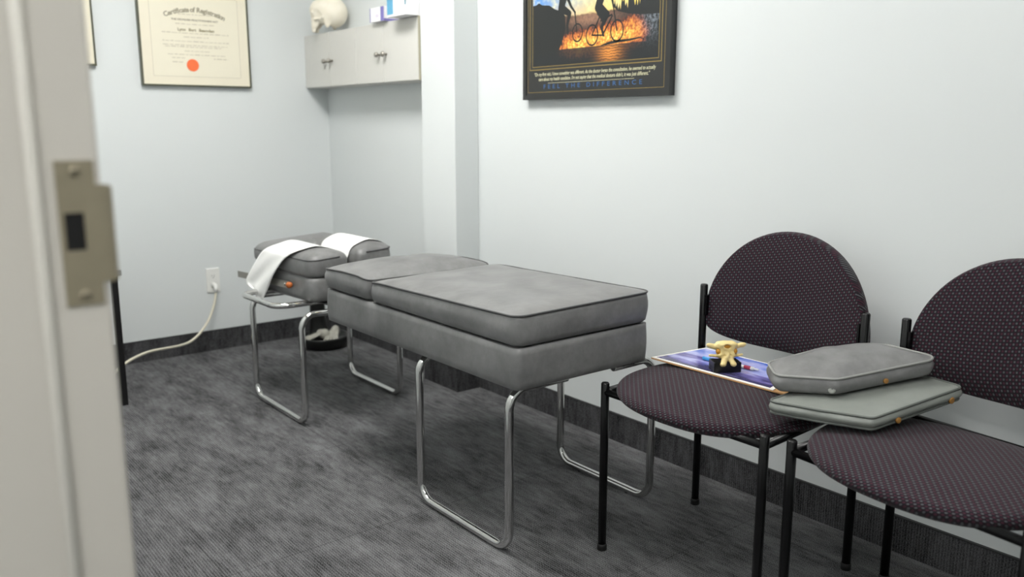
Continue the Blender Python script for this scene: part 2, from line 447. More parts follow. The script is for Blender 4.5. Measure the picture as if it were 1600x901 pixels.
# carpet wall base with a bound top edge
BH, BT = .106, .008
def base(name, x0, x1, y0, y1):
    o = structure(obj(name, box_bm(x0, x1, y0, y1, 0, BH - .004), M['base'], smooth=False))
    obj('top_binding', box_bm(x0 - (.001 if x1 - x0 < .02 else 0), x1, y0 - (.001 if y1 - y0 < .02 else 0), y1, BH - .004, BH), M['binding'], o, smooth=False)
base('baseboard_right', XW - BT, XW, -1.25, PY0 - BT)
base('baseboard_alcove', XW - BT, XW, PY1 + BT, YB - BT)
base('baseboard_pier_face', PX - BT, PX, PY0 - BT, PY1 + BT)
base('baseboard_pier_side', PX, XW, PY0 - BT, PY0)
base('baseboard_back', XL1, XW, YB - BT, YB)
# door frame: far jamb of the doorway, with stop, rabbet, throat and casing returns
bm = bmesh.new()
prof = [(-.035, .79), (-.035, .774 - .0), (.133, .774), (.1355, .7765), (.1355, .790), (.180, .790), (.183, .793), (.183, .842), (XL1, .842), (XL1, .802), (-.0, .802)]
prof = [(-.02, .842), (-.02, .790), (-.017, .787), (.1335, .787), (.1355, .7885), (.1362, .790), (.1800, .790), (.1830, .7930), (.183, .842), (XL1 + .0005, .842), (XL1 + .0005, .803), (XL0 - .0005, .803), (XL0 - .0005, .842)]
poly_bm([(x, y, 0) for x, y in prof], (0, 0, 2.13), bm)
fr = structure(obj('trim_1', bm, M['frame_paint'], smooth=False))
bm = bmesh.new(); poly_bm([(x, -.12 - (y - .79), 0) for x, y in prof], (0, 0, 2.13), bm)
structure(obj('trim_2', bm, M['frame_paint'], smooth=False))
structure(obj('trim_3', box_bm(-.02, .183, -.18, .85, 2.10, 2.15, .002, 1), M['frame_paint'], smooth=False))
obj('highlight_strip', lathe_bm([(.0052, .02), (.0052, 2.10)], (.1315, .7885, 0), 'Z', 16), M['ridge_highlight'], fr)  # pale strip added to give the stop edge its bright highlight ridge
# strike plate let into the jamb
sp = thing('strike_plate', 'worn bronze metal strike plate with square latch hole on the grey door frame', 'strike plate', (.162, .789, 1.06))
yf = .7885
def plate_bm():
    b = bmesh.new(); z0, z1, h0, h1 = .997, 1.1205, 1.045, 1.077; x0, x1, hx0, hx1, lx = .1475, .1775, .1515, .1670, .1905
    l0, l1 = 1.016, 1.100
    def q(a, c, z_, w): box_bm(a, c, yf, yf + .002, z_, w, bm=b)
    q(x0, x1, h1, z1); q(x0, x1, z0, h0); q(x0, hx0, h0, h1); q(hx1, x1, h0, h1); q(x1, .1835, l0, l1)
    # lip curls back round the frame edge
    pts = [(.1835, yf), (.1870, yf + .0006), (.1900, yf + .0025), (.1920, yf + .0060), (.1925, yf + .010)]
    inner = [(x - .0012, y + .0016) for x, y in pts]
    for i in range(len(pts) - 1):
        P = [(pts[i][0], pts[i][1]), (pts[i + 1][0], pts[i + 1][1]), inner[i + 1], inner[i]]
        poly_bm([(x, y, l0 + .003 * (i / 3)) for x, y in P], (0, 0, l1 - l0 - .006 * (i / 3)), b)
    return b
obj('plate', plate_bm(), M['brass'], sp, smooth=False)
obj('latch_pocket', box_bm(.1512, .1673, yf + .0012, yf + .0016, 1.0447, 1.0773), M['pocket'], sp, smooth=False)
for z in (1.1115, 1.006):
    b = lathe_bm([(.0048, 0), (.0048, -.0004), (.0036, -.0014), (.0012, -.0018)], (.1625, yf, z), 'Y', 20)
    s_ = obj('screw', b, M['brass'], sp); obj('screw_slot', box_bm(.1590, .1660, yf - .0021, yf - .0016, z - .0005, z + .0005), M['pocket'], s_, smooth=False)
# ceiling lights
for i, (x, y, wx, wy, st) in enumerate(LAMPS):
    t = thing('ceiling_light', ['recessed ceiling light panel above the treatment table', 'recessed ceiling light panel near the room doorway', 'unseen square light panel added in the hallway to light the door jamb'][i], 'ceiling light', (x, y, ZC))
    b = bmesh.new()
    for a in ((x - wx / 2 - .03, x - wx / 2, y - wy / 2 - .03, y + wy / 2 + .03), (x + wx / 2, x + wx / 2 + .03, y - wy / 2 - .03, y + wy / 2 + .03), (x - wx / 2, x + wx / 2, y - wy / 2 - .03, y - wy / 2), (x - wx / 2, x + wx / 2, y + wy / 2, y + wy / 2 + .03)):
        box_bm(*a, ZC - .015, ZC, bm=b)
    obj('frame', b, M['white_plastic'], t, smooth=False)
    obj('diffuser', box_bm(x - wx / 2, x + wx / 2, y - wy / 2, y + wy / 2, ZC - .012, ZC - .008), emis('light_diffuser_%d' % i, st), t, smooth=False)

# ------------------------------------------------------------------ treatment table
TX0, TX1, TY0, TYS, TY1 = 1.312, 1.802, 1.622, 2.375, 2.680
tb = thing('treatment_table', 'long grey vinyl chiropractic treatment table on chrome tube legs', 'treatment table', (1.555, 2.4, 0))
leg_r = .0122
# upholstered base box
ol = rrect(TX0, TX1, TY0, TY1, .022)
obj('base_box', pad_bm(ol, .479, .590, .003, .003, .004, wr=.002), M['leather'], tb)
# long front cushion
def zfront(u, v):
    t = max(0, min(1, (v - TYS + .16) / .16)); e = max(0, min(1, (u - TX0) / (TX1 - TX0)))
    return .664 + .012 * max(0, min(1, (2.2 - v) / .6)) - .010 * t ** 3 + .006 * e
ol = rrect(TX0 - .002, TX1 + .002, TY0 - .003, TYS - .008, .035)
fc = obj('long_cushion', pad_bm(ol, .592, zfront, .017, .0065, .014, power=5, wr=.004, wscale=9, rings=18), M['leather'], tb)
obj('piping', tube_bm(ring_path(ol, zfront, .002), .0030, 8, closed=True), M['piping'], fc)
def zchest(u, v):
    t = (v - TYS) / (TY1 - TYS); return .668 - .010 * max(0, 1 - t * 4) ** 2 - .008 * max(0, t - .55) * 2
ol = rrect(TX0 - .002, TX1 + .002, TYS + .004, TY1 + .002, .03)
cc = obj('chest_cushion', pad_bm(ol, .592, zchest, .030, .0075, .014, power=2.4, wr=.004, wscale=11, rings=18), M['leather'], tb)
obj('piping', tube_bm(ring_path(ol, zchest, .002), .0030, 8, closed=True), M['piping'], cc)
# scuff marks on the near corner
# chrome legs: two front frames, two rear frames (floor runner, two uprights, short returns under the table)
def leg_frame(x, y0, y1, zt, inn, xt=None, r=.0122, lean=0.):
    rr = .055; s = 1 if inn > x else -1
    pts = [(inn, y0, zt), (x, y0, zt), (x - lean, y0, r), (x - lean, y1, r), (x, y1, zt), (inn, y1, zt)]
    return pipe_open_bm(fillet(pts, rr, 9), r, .002)
obj('leg_frame', leg_frame(1.333, 1.680, 2.118, .464, 1.535), M['chrome'], tb)
obj('leg_frame', leg_frame(1.876, 1.668, 2.080, .464, 1.705), M['chrome'], tb)
obj('leg_frame', leg_frame(1.342, 2.955, 3.432, .440, 1.52), M['chrome'], tb)
obj('leg_frame', leg_frame(1.815, 3.035, 3.480, .440, 1.62), M['chrome'], tb)
# steel under-frame the tubes are bolted to
b = bmesh.new()
box_bm(1.50, 1.545, 1.66, 3.50, .4672, .4792, bm=b)
box_bm(1.60, 1.645, 1.66, 3.50, .4672, .4792, bm=b)
box_bm(1.48, 1.66, 2.94, 3.04, .4520, .4672, bm=b); box_bm(1.48, 1.66, 3.42, 3.48, .4520, .4672, bm=b)
obj('under_frame', b, M['black_metal'], tb, smooth=False)
for x, y in ((1.333, 1.78), (1.333, 2.02), (1.342, 3.05), (1.342, 3.33), (1.815, 3.12), (1.815, 3.38), (1.876, 1.76), (1.876, 1.98)):
    b_ = bmesh.new(); lathe_bm([(.008, 0), (.008, .004)], (x, y, -.0005), 'Z', 12, b_)
    obj('glide', b_, M['dark_cap'], tb)
# horizontal chrome rail round the head end
pts = fillet([(1.50, 3.405, .462), (1.283, 3.405, .462), (1.283, 3.040, .466), (1.56, 3.040, .468)], .06, 9)
obj('head_rail', pipe_open_bm(pts, .0115), M['chrome'], tb)
# head piece: lower block and a horseshoe face cushion with a slot
HX0, HX1, HY0, HY1 = 1.402, 1.770, 2.985, 3.56
ol = rrect(HX0 + .006, HX1 - .006, HY0 + .004, HY1 - .10, .03)
obj('head_block', pad_bm(ol, lambda u, v: .474 - .02 * (v - HY0) / .5, .566, .004, .004, .01, wr=.004), M['leather'], tb)
def horseshoe(X, Y, Z):
    cx, cy = (HX0 + HX1) / 2, (HY0 + HY1) / 2; r = .045
    qx, qy = np.abs(X - cx) - (HX1 - HX0) / 2 + r, np.abs(Y - cy) - (HY1 - HY0) / 2 + r
    d = np.sqrt(np.maximum(qx, 0) ** 2 + np.maximum(qy, 0) ** 2) + np.minimum(np.maximum(qx, qy), 0) - r
    sx, sy = np.abs(X - cx) - .020 , np.abs(Y - (HY0 - .1)) - .47
    slot = np.sqrt(np.maximum(sx, 0) ** 2 + np.maximum(sy, 0) ** 2) + np.minimum(np.maximum(sx, sy), 0)
    d = smax(d, -slot, .03)
    tilt = .012 * np.clip((X - cx) / .18, -1, 1) - .006 * (Y - cy) / .28
    top = .648 + tilt + .036 * (1 - np.exp(np.minimum(d, 0) / .045)); bot = .569 - .006 * np.sin((Y - HY0) * 9)
    zc, hz = (top + bot) / 2, (top - bot) / 2; rr = .016
    a, b_ = d + rr, np.abs(Z - zc) - hz + rr
    return np.sqrt(np.maximum(a, 0) ** 2 + np.maximum(b_, 0) ** 2) + np.minimum(np.maximum(a, b_), 0) - rr - .003 * np.sin((Z - .57) * 40)
hc = obj('face_cushion', sdf_mesh(horseshoe, (HX0 - .03, HY0 - .03, .54), (HX1 + .03, HY1 + .03, .72), .006), M['leather'], tb)
ol = rrect(HX0, HX1, HY0, HY1, .045); ol = [p for p in ol if not (p.y < HY0 + .02 and abs(p.x - (HX0 + HX1) / 2) < .045)]
k = max(range(len(ol)), key=lambda i: (ol[i] - ol[i - 1]).length); ol = ol[k:] + ol[:k]
obj('piping', tube_bm([(p.x, p.y, .642 + .012 * max(-1, min(1, (p.x - 1.586) / .18)) - .006 * (p.y - 3.27) / .28) for p in ol], .0028, 8), M['piping'], hc)
# lever bar with orange tip on the side of the head piece
lv = obj('lever_bar', box_bm(1.388, 1.393, 3.165, 3.70, .508, .536, .001, 1), M['steel'], tb, smooth=False)
for v in lv.data.vertices: v.co.z += -.028 * ((v.co.y + 2.4) - 3.165) / .535
obj('orange_tip', lathe_bm([(.001, -.014), (.009, -.012), (.0125, -.003), (.0125, .006), (.006, .013)], (1.390, 3.158, .523), 'Y', 16), M['orange'], lv)
obj('bolt', lathe_bm([(.006, 0), (.006, -.004), (.003, -.006)], (1.3878, 3.19, .522), 'X', 12), M['nickel'], lv)
# face paper draped across the cushion
def drape():
    b = bmesh.new(); NU, NV = 64, 14
    cx = (HX0 + HX1) / 2
    sec = []   # (x, z, y_near, y_far)
    A = [(1.362, .405, 3.385, 3.40), (1.360, .45, 3.350, 3.50), (1.366, .49, 3.315, 3.530), (1.374, .55, 3.262, 3.492), (1.384, .61, 3.200, 3.430), (1.392, .640, 3.155, 3.385), (1.402, .652, 3.135, 3.360),
         (1.43, .663, 3.120, 3.345), (1.48, .677, 3.090, 3.325), (1.53, .666, 3.065, 3.310), (1.556, .650, 3.058, 3.305), (1.572, .625, 3.055, 3.305), (1.580, .605, 3.055, 3.305), (1.590, .605, 3.055, 3.305), (1.600, .632, 3.055, 3.305), (1.613, .660, 3.055, 3.305), (1.64, .676, 3.055, 3.310),
         (1.69, .690, 3.055, 3.315), (1.74, .682, 3.055, 3.315), (1.768, .665, 3.055, 3.315), (1.782, .640, 3.058, 3.315), (1.784, .60, 3.065, 3.31)]
    pts = []
    for i in range(len(A) - 1):
        p0, p1, p2, p3 = A[max(i - 1, 0)], A[i], A[i + 1], A[min(i + 2, len(A) - 1)]
        for k in range(4):
            t = k / 4; pts.append([.5 * (2 * b1 + (c1 - a1) * t + (2 * a1 - 5 * b1 + 4 * c1 - d1) * t * t + (3 * b1 - a1 - 3 * c1 + d1) * t ** 3) for a1, b1, c1, d1 in zip(p0, p1, p2, p3)])
    pts.append(list(A[-1])); G = []
    for i, (x, z, y0, y1) in enumerate(pts):
        row = []
        for j in range(NV + 1):
            v = j / NV; y = y0 + (y1 - y0) * v; zz = z; xx = x
            if x < 1.39: xx += .006 * math.sin(v * 9 + z * 30) * (.66 - z) / .2 - .002; zz += (.05 * max(0, .5 - z) / .1) * v * 1.0
            row.append(b.verts.new((xx, y, zz + .0015)))
        G.append(row)
    for i in range(len(G) - 1):
        for j in range(NV): b.faces.new((G[i][j], G[i + 1][j], G[i + 1][j + 1], G[i][j + 1]))
    return b
pp = obj('face_paper', drape(), M['paper']); md = pp.modifiers.new('thickness', 'SOLIDIFY'); md.thickness = .0006; md.offset = 1
tag(pp, 'white paper strip draped over the headrest of the treatment table', 'paper')

# ------------------------------------------------------------------ chairs
CH = Vector((1.766, 1.310, 0))
def seat_outline():
    P = []
    # x towards the wall (+), front is -x; superelliptic front, squarer back
    n = 72
    for k in range(n):
        a = 2 * PI * k / n; c, s = math.cos(a), math.sin(a)
        e = 2 / 2.5
        u = abs(c) ** e * (1 if c >= 0 else -1); v = abs(s) ** e * (1 if s >= 0 else -1)
        x = u * (.150 if u > 0 else .272); y = v * .262
        P.append(Vector((CH.x + x + .0, CH.y + y - .008)))
    return P
def back_outline():
    P = []; n = 80      # (u = along y, v = z)
    for k in range(n):
        a = 2 * PI * k / n; c, s = math.cos(a), math.sin(a)
        if s >= 0:
            e = 2 / 2.05; u = abs(c) ** e * (1 if c >= 0 else -1) * .246; v = .595 + abs(s) ** e * .262
        else:
            e = 2 / 3.0; u = abs(c) ** e * (1 if c >= 0 else -1) * .246; v = .595 - abs(s) ** e * .062
        P.append(Vector((u + .010, v)))
    return P
def make_chair(label):
    t = thing('side_chair', label, 'chair', CH)
    so = seat_outline()
    zs = lambda u, v: .482 - .010 * max(0, min(1, (1.60 - u) / .17)) ** 1.5
    st = obj('seat', pad_bm(so, lambda u, v: zs(u, v) - .036, zs, .020, .008, .014, power=3.2, rings=14), M['fabric_seat'], t)
    pan = rrect(CH.x - .20, CH.x + .14, CH.y - .19, CH.y + .19, .05)
    obj('seat_pan', pad_bm(pan, .440, .452, 0, 0, .001), M['black_metal'], t)
    fb = lambda u, v, w: (CH.x + .226 + w + .035 * (1 - (u / .25) ** 2) + .012 * (v - .6), CH.y + u, v)
    bo = back_outline()
    obj('backrest', pad_bm(bo, .022, -.010, -.016, .006, .01, f=fb, power=3.2, cb=-.004, rings=14), M['fabric_back'], t)
    r = .0112
    for sx, sy in ((-.214, .235), (.214, .262), (-.214, -.262), (.214, -.242)):
        x, y = CH.x + sx, CH.y + sy; h = .478 if sx < 0 else .690
        b = tube_bm([(x, y, .003), (x, y, h - .003), (x, y, h)], lambda q: r if q < .99 else r * .8, 16)
        lg = obj('leg', b, M['black_metal'], t)
        obj('foot_glide', lathe_bm([(.0135, 0), (.0135, .014), (.012, .018)], (x, y, 0), 'Z', 16), M['dark_cap'], lg)
    for sy in (.2465, -.251):      # side rails
        a = (CH.x - .214, CH.y + (.235 if sy > 0 else -.262), .452); c = (CH.x + .214, CH.y + (.262 if sy > 0 else -.242), .452)
        obj('side_rail', tube_bm([a, c], .0100, 12), M['black_metal'], t)
    obj('cross_rail', tube_bm([(CH.x - .214, CH.y + .235, .452), (CH.x - .214, CH.y - .262, .452)], .0095, 12), M['black_metal'], t)
    obj('cross_rail', tube_bm([(CH.x + .214, CH.y + .262, .452), (CH.x + .214, CH.y - .242, .452)], .0095, 12), M['black_metal'], t)
    for sy in (.25, -.232):
        obj('back_bracket', box_bm(CH.x + .205, CH.x + .240, CH.y + sy - (.006 if sy > 0 else 0), CH.y + sy + (.006 if sy < 0 else 0), .60, .66), M['black_metal'], t, smooth=False)
    return t
def copy_tree(o, parent=None):
    c = o.copy(); COL.objects.link(c)
    if parent is not None: c.parent = parent
    for ch in [k for k in bpy.data.objects if k.parent == o and k is not c]: copy_tree(ch, c)
    return c
ch1 = make_chair('plum dotted fabric side chair beside the treatment table, holding the vertebra model')
ch2 = copy_tree(ch1); ch2['label'] = 'plum dotted fabric side chair cut off by the right edge of the photo'
for c in (ch1, ch2): c['group'] = 'side chairs along the right wall'
rot = math.radians(-6); bl = Vector((.214, .262, 0)); R_ = Matrix.Rotation(rot, 4, 'Z')
ch2.rotation_euler = (0, 0, rot); ch2.location = Vector((2.000, .974, 0)) - (R_ @ bl)

# ------------------------------------------------------------------ things on the chairs
ZS = .5035
bd = thing('cardboard_folder', 'tan cardboard folder lying flat on the chair beside the table', 'folder', (1.85, 1.35, ZS))
obj('sheet', poly_bm([(1.752, 1.566, ZS), (1.758, 1.120, ZS), (1.925, 1.120, ZS), (1.950, 1.540, ZS)], (0, 0, .0035)), M['tan_board'], bd, smooth=False)
# glossy picture: procedural blue and violet light streaks
m = NT('violet_light_print'); v = m.coord(scale=(1, 1, 1))
sep = m.n('ShaderNodeSeparateXYZ'); m.l(v, sep.inputs[0])
w = m.noise(m.coord(scale=(5, 1.6, 1), rot=(0, 0, .35)), 3.2, 4, .55)
diag = m.math('ADD', m.math('MULTIPLY', sep.outputs[0], 3.4), m.math('MULTIPLY', m.math('SUBTRACT', w, .5), 1.5))
c = m.ramp(m.math('ADD', diag, .50), [(.08, rgb('3C3C58')), (.30, rgb('4A4676')), (.46, rgb('7D78B8')), (.60, rgb('B9BCEB')), (.74, rgb('8E9CE0')), (.9, rgb('3A62C4')), (1., rgb('2F5CC8'))])
st = m.noise(m.coord(scale=(16, 1.2, 1), rot=(0, 0, .5)), 4, 3, .6)
c = m.mix(m.math('MULTIPLY', m.math('SUBTRACT', st, .60), 5, True), c, rgb('DCC9F2'))
m.set(c, .18, 0, .5); M['print'] = m.m
pz = ZS + .0036
pr = thing('picture_print', 'glossy blue and violet printed picture with a white border on the tan folder', 'picture', (1.85, 1.36, pz))
obj('border', poly_bm([(1.753, 1.565, pz), (1.7585, 1.172, pz), (1.915, 1.205, pz), (1.951, 1.300, pz), (1.951, 1.535, pz)], (0, 0, .002)), M['white_paper'], pr, smooth=False)
obj('image', poly_bm([(1.761, 1.553, pz + .0021), (1.7665, 1.186, pz + .0021), (1.910, 1.215, pz + .0021), (1.944, 1.305, pz + .0021), (1.944, 1.528, pz + .0021)], (0, 0, .0003)), M['print'], pr, smooth=False)
# pen
pz2 = pz + .0027
pn = thing('ballpoint_pen', 'blue and white ballpoint pen lying behind the black block on the print', 'pen', (1.86, 1.355, pz2))
pa, pb = Vector((1.838, 1.452, pz2 + .0055)), Vector((1.858, 1.296, pz2 + .0055))
def seg(t0, t1, r, col, name): return obj(name, tube_bm([pa.lerp(pb, t0), pa.lerp(pb, t1)], r, 12), M[col], pn)
seg(0, .30, .0055, 'pen_blue', 'cap'); seg(.30, .40, .0050, 'pen_red', 'band'); seg(.40, .97, .0048, 'white_plastic', 'barrel'); seg(.80, .92, .0051, 'pen_red', 'grip_band'); seg(.97, 1.06, .0022, 'white_plastic', 'tip')
# vertebra model on a black block
BX, BY, BA = 1.803, 1.352, math.radians(-38.6 + 5)
vt = thing('vertebra_model', 'small cream plastic vertebra model standing on a black block', 'anatomical model', (BX, BY, pz2))
vt_frame = Matrix.Translation((BX, BY, pz2)) @ Matrix.Rotation(BA, 4, 'Z') @ Matrix.Diagonal((1.33, 1.1, 1, 1))   # local x = right as seen, -y = towards the viewer
b = box_bm(-.0275, .0275, -.021, .021, 0, .027, .0015, 2); b.transform(vt_frame)
obj('block', b, M['black_plastic'], vt, smooth=False)
def vert_sdf(X, Y, Z):
    Xs = np.abs(X)
    d = boxd(X, Y + .002, Z - .058, (0, 0, 0), (.0185 - .10 * np.clip(.075 - Z, 0, .05), .012, .020), .006)
    d = smin(d, ell(X, Y, Z, (0, 0, .070), (.022, .014, .009)), .006)
    d = smin(d, cap(Xs, Y, Z, (.012, 0, .061), (.034, -.001, .069), .0065, .0050), .006)     # upper transverse processes
    d = smin(d, cap(Xs, Y, Z, (.032, -.001, .069), (.036, -.002, .071), .0055, .0042), .004)
    d = smin(d, cap(Xs, Y, Z, (.012, -.003, .040), (.032, -.004, .043), .0050, .0032), .006)   # lower pair
    d = smin(d, ell(Xs, Y, Z, (.0115, -.008, .046), (.008, .009, .009)), .005)
    d = smin(d, ell(X, Y, Z, (0, -.012, .041), (.006, .010, .012)), .004)                   # spinous process
    d = smin(d, cap(Xs, Y, Z, (.006, -.015, .036), (.0105, -.024, .0235), .0056, .0062), .004) # forked lobes
    d = smax(d, -ell(X, Y, Z, (0, -.016, .068), (.0075, .010, .0055)), .003)
    d = smax(d, -ell(Xs, Y, Z, (.0195, -.011, .054), (.0055, .008, .0075)), .003)
    d = smax(d, -ell(Xs, Y, Z, (.006, -.020, .045), (.0022, .006, .0022)), .002)
    return d + .0005 * np.sin(X * 400) * np.sin(Z * 420) * np.sin(Y * 380)
me = sdf_mesh(vert_sdf, (-.048, -.036, .010), (.048, .022, .086), .0013); me.transform(vt_frame)
vb = obj('vertebra', me, M['vertebra'], vt)
def blob(c, r, name, mat, par, frame, seg=12):
    b = bmesh.new(); bmesh.ops.create_uvsphere(b, u_segments=seg, v_segments=8, radius=1)
    for v in b.verts: v.co = Vector((c[0] + v.co.x * r[0], c[1] + v.co.y * r[1], c[2] + v.co.z * r[2]))
    b.transform(frame); return obj(name, b, mat, par)
blob((0, -.0080, .0675), (.0085, .0048, .0068), 'canal_stain', M['marrow'], vb, vt_frame)
for s_ in (-1, 1): blob((s_ * .0170, -.0065, .054), (.0050, .0062, .0078), 'socket_stain', M['marrow'], vb, vt_frame)
# two loose vinyl pads bridging the chairs
def poly_round(P, r):
    return resample([Vector((p.x, p.y)) for p in fillet([(x, y, 0) for x, y in P], r, 5, closed=True)], .014)
def loose_pad(name, label, P, rc, z0, hgt, crown, mat, pipmat, sag, pipr=.0030, wr=.004, power=3., lowpipe=False, bulge=.008):
    ol = poly_round(P, rc); c = sum(ol, Vector((0, 0))) / len(ol)
    t = thing(name, label, 'cushion', (c.x, c.y, z0))
    zb = lambda u, v: z0 + sag(u, v); zt = lambda u, v: z0 + hgt + sag(u, v)
    obj('cover', pad_bm(ol, zb, zt, crown, bulge, .010, power=power, wr=wr, wscale=22, rings=16), mat, t)
    obj('piping', tube_bm(ring_path(ol, zt, .002), pipr, 8, closed=True), pipmat, t)
    if lowpipe: obj('piping', tube_bm(ring_path(ol, lambda u, v: zb(u, v) + .005, .001), pipr, 8, closed=True), pipmat, t)
    return t
def snap(par, a, b_, t, off, z, r, mat, push=0):
    """press stud on the side band, t of the way from corner a to corner b_"""
    a, b_ = Vector(a), Vector(b_); d = (b_ - a).normalized(); n = Vector((d.y, -d.x))
    if n.y > 0: n = -n
    p = a.lerp(b_, t) + n * off; n3 = Vector((n.x, n.y, 0)); q = n3.to_track_quat('Z', 'Y').to_matrix().to_4x4()
    b = lathe_bm([(r, -.003), (r, .0012), (r * .6, .0024), (r * .25, .0018)], (0, 0, 0), 'Z', 14); b.transform(Matrix.Translation((p.x, p.y, z)) @ q); return obj('snap', b, mat, par)
LP = [(1.606, 1.084), (1.672, .868), (1.937, .805), (1.960, 1.000), (1.85, 1.050)]
lowpad = loose_pad('seat_pad', 'flat greenish grey vinyl pad lying across both chair seats under another pad', LP, .014, .5050, .031, .006, M['leather_green'], M['piping_green'], lambda u, v: .036 * max(0, (u - 1.64) / .30), lowpipe=True, wr=.003)
snap(lowpad, LP[1], LP[2], .25, .0085, .5265, .0068, M['tan_dot']); snap(lowpad, LP[1], LP[2], .85, .0080, .5480, .0076, M['tan_dot'])
UP = [(1.646, 1.090), (1.704, .974), (1.944, .862), (1.956, 1.000), (1.86, 1.10), (1.70, 1.150)]
uppad = loose_pad('vinyl_pillow', 'plump grey vinyl pillow on top of the flat pad between the chairs', UP, .024, .5455, .040, .026, M['leather'], M['piping_light'], lambda u, v: .040 * max(0, (u - 1.64) / .31), wr=.005, power=2.6, bulge=.005)
snap(uppad, UP[1], UP[2], .46, .0060, .582, .0062, M['tan_dot']); snap(uppad, UP[0], UP[1], .93, .0030, .568, .0080, M['pale_dot'])

# ------------------------------------------------------------------ wall cabinet, skull, cartons
CX0, CZ0, CZ1 = 2.068, 1.337, 1.605
cb = thing('wall_cabinet', 'shallow light grey wall cabinet with four doors in the alcove', 'cabinet', (2.12, 3.76, CZ0))
CY0, CY1 = PY1 + .004, YB - .001
obj('body', box_bm(CX0, XW - .001, CY0, CY1, CZ0, CZ1, .001, 1), M['cab'], cb, smooth=False)
obj('edge_strip', box_bm(CX0 - .0165, CX0 + .003, CY0 - .002, CY0 + .006, CZ0, CZ1 - .001), M['cab_edge'], cb, smooth=False)
dw = [CY1, 4.038, 3.765, 3.508, CY0 + .008]
for i in range(4):
    y1, y0 = dw[i] - .0015, dw[i + 1] + .0015
    d = obj('door', box_bm(CX0 - .0165, CX0 - .0005, y0, y1, CZ0 + .002, CZ1 - .002, .0015, 1), M['cab'], cb, smooth=False)
    ky = (y0 + .028) if i % 2 == 0 else (y1 - .028)
    obj('knob', lathe_bm([(.006, 0), (.0055, -.010), (.0115, -.016), (.0125, -.022), (.009, -.028), (.002, -.030)], (CX0 - .0165, ky, 1.462), 'X', 18), M['nickel'], d)
# skull looking out into the room (local +x forward, z up), without lower jaw
def skull_sdf(X, Y, Z):
    Ys = np.abs(Y)
    d = ell(X, Y, Z, (-.012, 0, .098), (.088, .070, .070))
    d = smin(d, ell(X, Y, Z, (-.035, 0, .082), (.068, .068, .060)), .02)
    d = smin(d, ell(X, Y, Z, (.040, 0, .100), (.048, .056, .046)), .02)
    d = smin(d, boxd(X, Y, Z, (.058, 0, .050), (.022, .030, .034), .014), .018)     # upper jaw
    d = smin(d, cap(X, Ys, Z, (.052, .045, .058), (.0, .066, .062), .006), .006)      # cheek arch
    d = smin(d, cap(X, Ys, Z, (.066, .020, .094), (.060, .050, .088), .008), .008)    # brow
    d = smin(d, boxd(X, Y, Z, (.060, 0, .014), (.018, .024, .014), .006), .006)        # teeth row
    d = smin(d, ell(X, Ys, Z, (-.018, .050, .038), (.014, .010, .022)), .012)         # mastoid
    d = smax(d, -ell(X, Ys, Z, (.078, .026, .078), (.026, .017, .015)), .004)          # eye socket
    d = smax(d, -ell(X, Y, Z, (.084, 0, .052), (.018, .010, .017)), .003)              # nose opening
    d = smax(d, -ell(X, Ys, Z, (.038, .062, .070), (.024, .010, .024)), .010)          # temple hollow
    d = smax(d, -ell(X, Y, Z, (.010, 0, .008), (.050, .040, .034)), .010)              # hollow under the skull
    return d
SC = .98
me = sdf_mesh(skull_sdf, (-.115, -.085, -.006), (.105, .085, .18), .0035)
fr_ = Matrix.Translation((2.072, 4.085, CZ1 + .001)) @ Matrix.Rotation(math.radians(132), 4, 'Z') @ Matrix.Diagonal((SC, SC, SC * 1.08, 1))
me.transform(fr_)
sk = obj('skull_model', me, M['skull'], at=(2.085, 4.085, CZ1)); tag(sk, 'ivory plastic human skull model on top of the wall cabinet', 'skull model')
# cartons
def carton(name, label, x0, x1, y0, y1, z0, z1, deco, rotz=0, tilt=0):
    c = Vector(((x0 + x1) / 2, (y0 + y1) / 2, z0)); t = thing(name, label, 'box', c)
    T = Matrix.Translation(c) @ Matrix.Rotation(rotz, 4, 'Z') @ Matrix.Rotation(tilt, 4, 'Y') @ Matrix.Translation(-c)
    b = box_bm(x0, x1, y0, y1, z0, z1, .001, 1); b.transform(T); obj('carton', b, M['box_white'], t, smooth=False)
    for nm, mat, (a0, a1, b0, b1, c0, c1) in deco:
        b = box_bm(a0, a1, b0, b1, c0, c1); b.transform(T); obj(nm, b, M[mat], t, smooth=False)
    return t
z0 = CZ1 + .0005
x0, x1, y0, y1 = 2.030, 2.110, 3.455, 3.580
carton('small_carton', 'small white carton with purple stripes on the cabinet', x0, x1, y0, y1, z0, z0 + .062,
       [('purple_stripe', 'purple', (x0 - .0004, x0, y0 - .0002, y0 + .030, z0, z0 + .062)), ('purple_end', 'purple', (x0, x1, y0 - .0004, y0, z0 + .0, z0 + .010)), ('purple_edge', 'purple', (x0 - .0004, x0, y1 - .006, y1, z0, z0 + .062)),
        ('print_patch', 'box_pale', (x0 - .0004, x0, y0 + .045, y0 + .075, z0 + .018, z0 + .032))])
x0, x1, y0, y1 = 1.992, 2.110, 3.208, 3.362
carton('large_carton', 'larger white and light blue carton beside the pier on the cabinet', x0, x1, y0, y1, z0, z0 + .115,
       [('blue_panel', 'box_blue', (x0 - .0004, x0, y1 - .050, y1, z0 + .010, z0 + .115)), ('teal_corner', 'box_teal', (x0 - .0004, x0, y0, y0 + .010, z0 + .04, z0 + .115)),
        ('print_patch', 'box_pale', (x0 - .0004, x0, y0 + .03, y0 + .075, z0 + .045, z0 + .075))])

